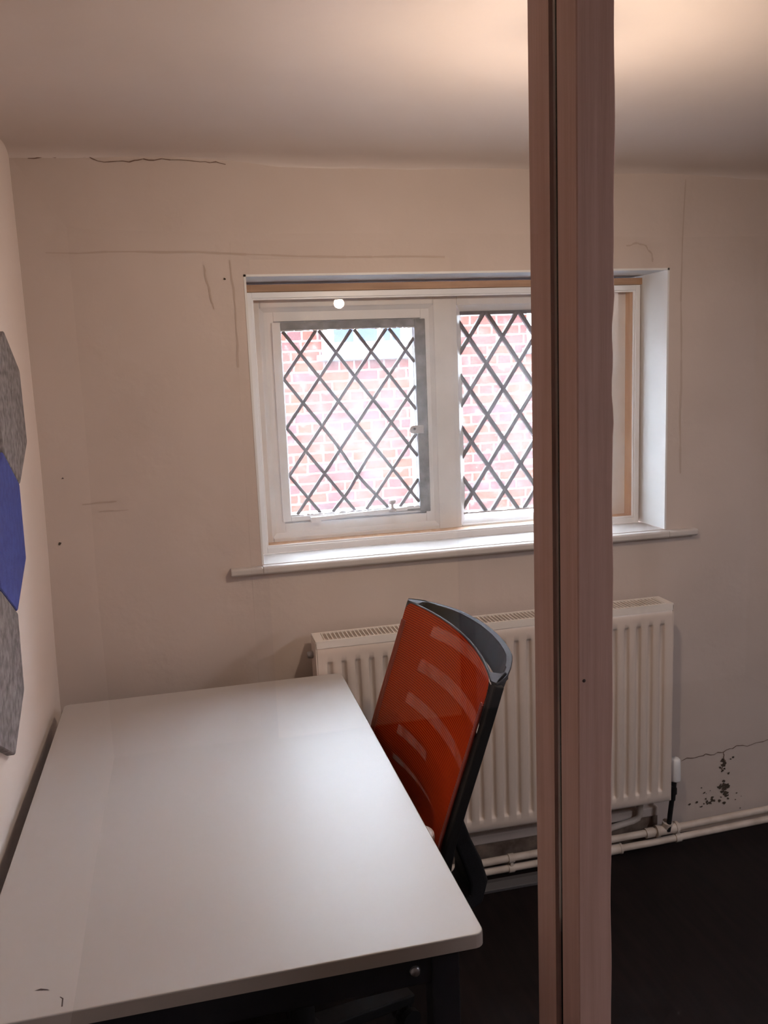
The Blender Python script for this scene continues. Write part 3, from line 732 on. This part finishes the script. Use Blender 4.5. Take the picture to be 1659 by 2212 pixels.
# ================================================================== OFFICE CHAIR
CY = -0.704
chair = thing('office_chair', 'orange mesh-back office chair pushed in at the right side of the desk', 'chair', (0.55, CY, 0))
PROF = [(0.44, 0.775), (0.52, 0.778), (0.60, 0.785), (0.68, 0.797), (0.72, 0.8065), (0.80, 0.833), (0.88, 0.861), (0.96, 0.888), (1.03, 0.911)]


def interp(T, x):
    if x <= T[0][0]: return T[0][1]
    for (a, b), (c_, d) in zip(T, T[1:]):
        if x <= c_: return b + (d - b) * (x - a) / (c_ - a)
    return T[-1][1]


HW = 0.308
def half_w(z): return HW - 0.035 * max(0, (0.66 - z) / 0.2) ** 2
def mesh_x(y, z): return interp(PROF, z) + 0.042 * (1 - (y / HW) ** 2)
ZT, ZB = 1.03, 0.475
def corner(z):                                       # rounded top corners
    d = ZT - z; r = 0.026
    return half_w(z) - (r - math.sqrt(max(0, r * r - (r - d) ** 2)) if d < r else 0)
ys2 = lin(-1, 1, 45); zs2 = lin(ZB, ZT - 0.026, 40) + [ZT - 0.021, ZT - 0.016, ZT - 0.011, ZT - 0.007, ZT - 0.004, ZT - 0.0015, ZT]
fb = MB(); fb.grid(lambda t, z: (mesh_x(t * corner(z), z), CY + t * corner(z), z), ys2, zs2, True)
bo = fb.build('backrest_mesh', FABRIC, chair, uvfn=lambda c: ((c.y - CY) / 0.62 + 0.5, (c.z - ZB) / (ZT - ZB)))
bo['label'] = 'orange see-through mesh back'
for sgn in (-1, 1):
    hm = MB()
    for off in (0.003, 0.010, 0.017):
        hm.tube([(mesh_x(sgn * (corner(z) - off), z) - 0.001, CY + sgn * (corner(z) - off), z) for z in lin(ZB, 0.985, 26)], 0.0028, 6)
    hm.build('hem', HEM, bo)['label'] = 'darker stitched hem of the mesh'
pi = MB(); pi.tube([(mesh_x(t * (HW - 0.008), ZT) + 0.004, CY + t * (HW - 0.008), ZT - 0.001) for t in lin(-1, 1, 41)], 0.0032, 8)
pi.build('top_piping', RIM, bo)['label'] = 'thin grey piping along the top of the mesh'

# back shell: a bowed loop at the top that closes in on the mesh lower down, with five slots
BOW = [(0.0, 0.117), (0.12, 0.1165), (0.30, 0.111), (0.44, 0.104), (0.55, 0.096), (0.66, 0.082), (0.78, 0.064), (0.88, 0.045), (0.96, 0.024), (1.0, 0.008)]
def gsc(z): return 0.20 + 0.80 * max(0, min(1, (z - 0.79) / 0.24)) ** 1.25
OW = 0.324
def ow_(z): return OW - 0.035 * max(0, (0.66 - z) / 0.2) ** 2 - 0.006 * (1 - gsc(z))
def out_x(t, z):
    p = interp(BOW, abs(t)); k = gsc(z)
    low = 0.042 * (1 - t * t) + 0.022
    return interp(PROF, z) + p * k + low * (1 - k)
zs3 = lin(0.50, 0.90, 22) + lin(0.91, ZT, 14); ts3 = lin(-1, 1, 61)
SLOT = [(0.985, 0.953), (0.905, 0.870), (0.825, 0.790), (0.745, 0.712), (0.672, 0.645)]
zs3 = sorted(set(zs3 + [v for a in SLOT for v in a]))
def slotted(t, z):
    if abs(t) > 0.74: return False
    return any(b < z < a for a, b in SLOT)
TH = 0.014
sh = MB()
def inner(t, z):
    tt = t * 0.955; return (out_x(tt, z) - TH * (1.0 if abs(t) < 0.8 else 0.8), CY + tt * ow_(z), z)
sh.grid(lambda t, z: (out_x(t, z), CY + t * ow_(z), z), ts3, zs3, True, skip=slotted)
sh.grid(inner, ts3, zs3, True, skip=slotted, flip=True)
for z in (0.50, 0.50):
    pass
so_ = sh.build('back_shell', SHELL, chair); so_['label'] = 'charcoal plastic back shell with slots'
# light grey rim along the open top of the shell, and the closed flanks
rm = MB(); n = len(ts3); vs = []
for t in ts3:
    a = (out_x(t, ZT), CY + t * OW, ZT); b = inner(t, ZT)
    vs += [a, (a[0] - 0.001, a[1], ZT + 0.003), (b[0] + 0.001, b[1], ZT + 0.003), b]
rm.add(vs, [f for i in range(n - 1) for f in ((i * 4, (i + 1) * 4, (i + 1) * 4 + 1, i * 4 + 1), (i * 4 + 1, (i + 1) * 4 + 1, (i + 1) * 4 + 2, i * 4 + 2), (i * 4 + 2, (i + 1) * 4 + 2, (i + 1) * 4 + 3, i * 4 + 3))])
for sgn in (-1, 1):                                  # the two horns where the rim meets the mesh
    P = [(mesh_x(0.285, ZT) + 0.004, sgn * 0.285), (0.913, sgn * 0.309), (0.918, sgn * 0.322), (0.925, sgn * 0.318), (0.940, sgn * 0.305), (0.955, sgn * 0.288), (0.955, sgn * 0.272), (0.944, sgn * 0.277), (0.936, sgn * 0.270), (mesh_x(0.26, ZT) + 0.004, sgn * 0.262)]
    rm.prism([(p[0], CY + p[1]) for p in P], 2, ZT - 0.006, ZT + 0.003)
rm.build('rim', RIM, so_)['label'] = 'grey rim around the open top'
for sgn in (-1, 1):
    fk = MB(); pts = lin(0.475, ZT - 0.004, 30)
    fk.sweep([(interp(PROF, z) + 0.015, CY + sgn * (half_w(z) + 0.006), z) for z in pts], 0.021, [0.020 for z in pts], side=Vector((0, 1, 0)))
    fk.build('side_rail', BLACK, so_, bevel=0.003)
sb = MB(); sb.tube([(mesh_x(t * half_w(ZB), ZB) + 0.008, CY + t * half_w(ZB), ZB + 0.01) for t in lin(-1, 1, 21)], 0.014, 10); sb.build('bottom_rail', BLACK, so_)
# spine bracket that carries the back down and under the seat
spn = MB(); pth = [(0.906, CY, 0.75), (0.901, CY, 0.70), (0.909, CY, 0.62), (0.928, CY, 0.56), (0.950, CY, 0.505), (0.964, CY, 0.455), (0.956, CY, 0.415), (0.92, CY, 0.392), (0.84, CY, 0.382), (0.62, CY, 0.372)]
spn.sweep(pth, [0.20, 0.19, 0.16, 0.13, 0.12, 0.12, 0.12, 0.12, 0.13, 0.16], [0.02, 0.03, 0.035, 0.04, 0.045, 0.045, 0.04, 0.035, 0.03, 0.02], side=Vector((0, 1, 0)))
spn.build('spine', SHELL, chair, bevel=0.008, seg=3)['label'] = 'dark curved back support'
st_ = MB(); st_.prism(rrect(0.30, 0.755, CY - 0.24, CY + 0.24, 0.07, 7), 2, 0.425, 0.485); st_.build('seat', SEATF, chair, bevel=0.02, seg=3)
st_ = MB(); st_.prism(rrect(0.42, 0.66, CY - 0.11, CY + 0.11, 0.03), 2, 0.335, 0.426); st_.build('mechanism', BLACK, chair, bevel=0.008)
for sgn in (-1, 1):
    yA = CY + sgn * 0.200
    am = MB(); am.prism(rrect(0.56, 0.822 if sgn < 0 else 0.785, yA - 0.035, yA + 0.035, 0.034, 7), 2, 0.662, 0.686); ao = am.build('arm_pad', GREYP, chair, bevel=0.006); ao['label'] = 'pale rounded armrest pad'
    am = MB(); am.sweep([(0.66, yA, 0.665), (0.665, yA, 0.56), (0.65, yA, 0.44), (0.62, yA - sgn * 0.06, 0.415), (0.60, CY + sgn * 0.10, 0.40)], 0.05, 0.022, side=Vector((1, 0, 0)).lerp(Vector((0, 1, 0)), 0.0)); am.build('arm_bracket', BLACK, chair)
gl = MB(); gl.tube([(0.55, CY, 0.09), (0.55, CY, 0.24)], 0.028, 18); gl.tube([(0.55, CY, 0.23), (0.55, CY, 0.34)], 0.018, 18); gl.build('gas_column', BLACK, chair)
hb = MB(); hb.lathe((0.55, CY, 0.075), [(0, 0), (.045, 0), (.05, .02), (.042, .055), (.03, .065), (0, .065)], 20); hb.build('base_hub', BLACK, chair)
for k in range(5):
    a = math.radians(20 + 72 * k); d = Vector((math.cos(a), math.sin(a), 0)); c0 = Vector((0.55, CY, 0)); sd = Vector((-d.y, d.x, 0))
    lg = MB(); lg.sweep([c0 + d * 0.03 + Vector((0, 0, 0.112)), c0 + d * 0.15 + Vector((0, 0, 0.100)), c0 + d * 0.30 + Vector((0, 0, 0.075))], [0.06, 0.05, 0.035], [0.04, 0.032, 0.024], side=sd)
    lo2 = lg.build('base_leg', BLACK, chair, bevel=0.004)
    ca = MB(); cc = c0 + d * 0.285
    ca.tube([cc + Vector((0, 0, 0.04)), cc + Vector((0, 0, 0.08))], 0.007, 8)
    for q in (-1, 1): ca.tube([cc + sd * 0.010 * q + Vector((0, 0, 0.0265)), cc + sd * 0.026 * q + Vector((0, 0, 0.0265))], 0.026, 18)
    ca.build('castor', BLACK, lo2)

# ================================================================== PENDANT LAMP hanging behind the post
lx, ly, lz = 1.085, -1.0, 1.905
lamp = thing('pendant_lamp', 'small warm pendant lamp hanging from the ceiling behind the timber post', 'lamp', (lx, ly, 2.19))
q = MB(); q.lathe((lx, ly, 2.165), [(0, 0), (.03, 0), (.04, .02), (.04, .045), (0, .045)], 20); q.build('ceiling_rose', ALU, lamp)
q = MB(); q.tube([(lx, ly, 2.17), (lx, ly, lz + 0.07)], 0.003, 8); q.build('cord', BLACK, lamp)
q = MB(); q.lathe((lx, ly, lz + 0.036), [(.0165, -.022), (.0175, -.015), (.018, .008), (.016, .035), (.005, .042), (0, .042)], 20); q.build('lamp_holder', BRASS, lamp)
q = MB(); R_ = 0.021; q.lathe((lx, ly, lz), [(max(0.0005, R_ * math.sin(math.pi * k / 14)), -R_ * math.cos(math.pi * k / 14)) for k in range(15)], 22); q.build('bulb', GLOBE, lamp)

# ================================================================== CORRIDOR_FILL behind the viewer (unseen fill light; door and trim added for reflections)
q = MB(); q.box(2.90, 3.08, -3.32, -2.18, 2.135, 2.20)  # added light box out of view, brightens post, walls and window frames
cf = tag(q.build('fill_light', ALU), 'long unseen fill light added behind the viewer', 'lamp')
q = MB(); q.box(2.92, 3.06, -3.29, -2.21, 2.130, 2.136); q.build('diffuser', FILL_GLOW, cf)
dr = thing('door_1', 'unseen yellow door added behind the viewer for its reflection', 'door', (1.13, YB, 0)); dr['kind'] = 'structure'  # invented door, its yellow tints a band of the partition glass
q = MB(); q.box(0.70, 1.56, YB + 0.002, YB + 0.045, 0.005, 2.08); dl = q.build('door_leaf', DOORP, dr, bevel=0.004)
q = MB(); q.lathe((1.48, YB + 0.045, 1.0), [(.008, 0), (.008, .03), (.026, .035), (.028, .05), (.018, .06), (0, .06)], 16, 1); q.build('door_knob', BRASS, dr)
q = MB(); q.box(0.63, 0.70, YB, YB + 0.06, 0, 2.15); q.box(1.56, 1.63, YB, YB + 0.06, 0, 2.15); q.box(0.70, 1.56, YB, YB + 0.06, 2.08, 2.15); q.build('door_frame', DARKP, dr)
q = MB(); q.box(2.50, 2.57, YB, YB + 0.05, 0, 2.13); struct(q.build('trim_2', DARKP), 'dark upright trim added behind the viewer for its reflection', 'trim')  # added strip that mirrors as a dark bar in the right sheet
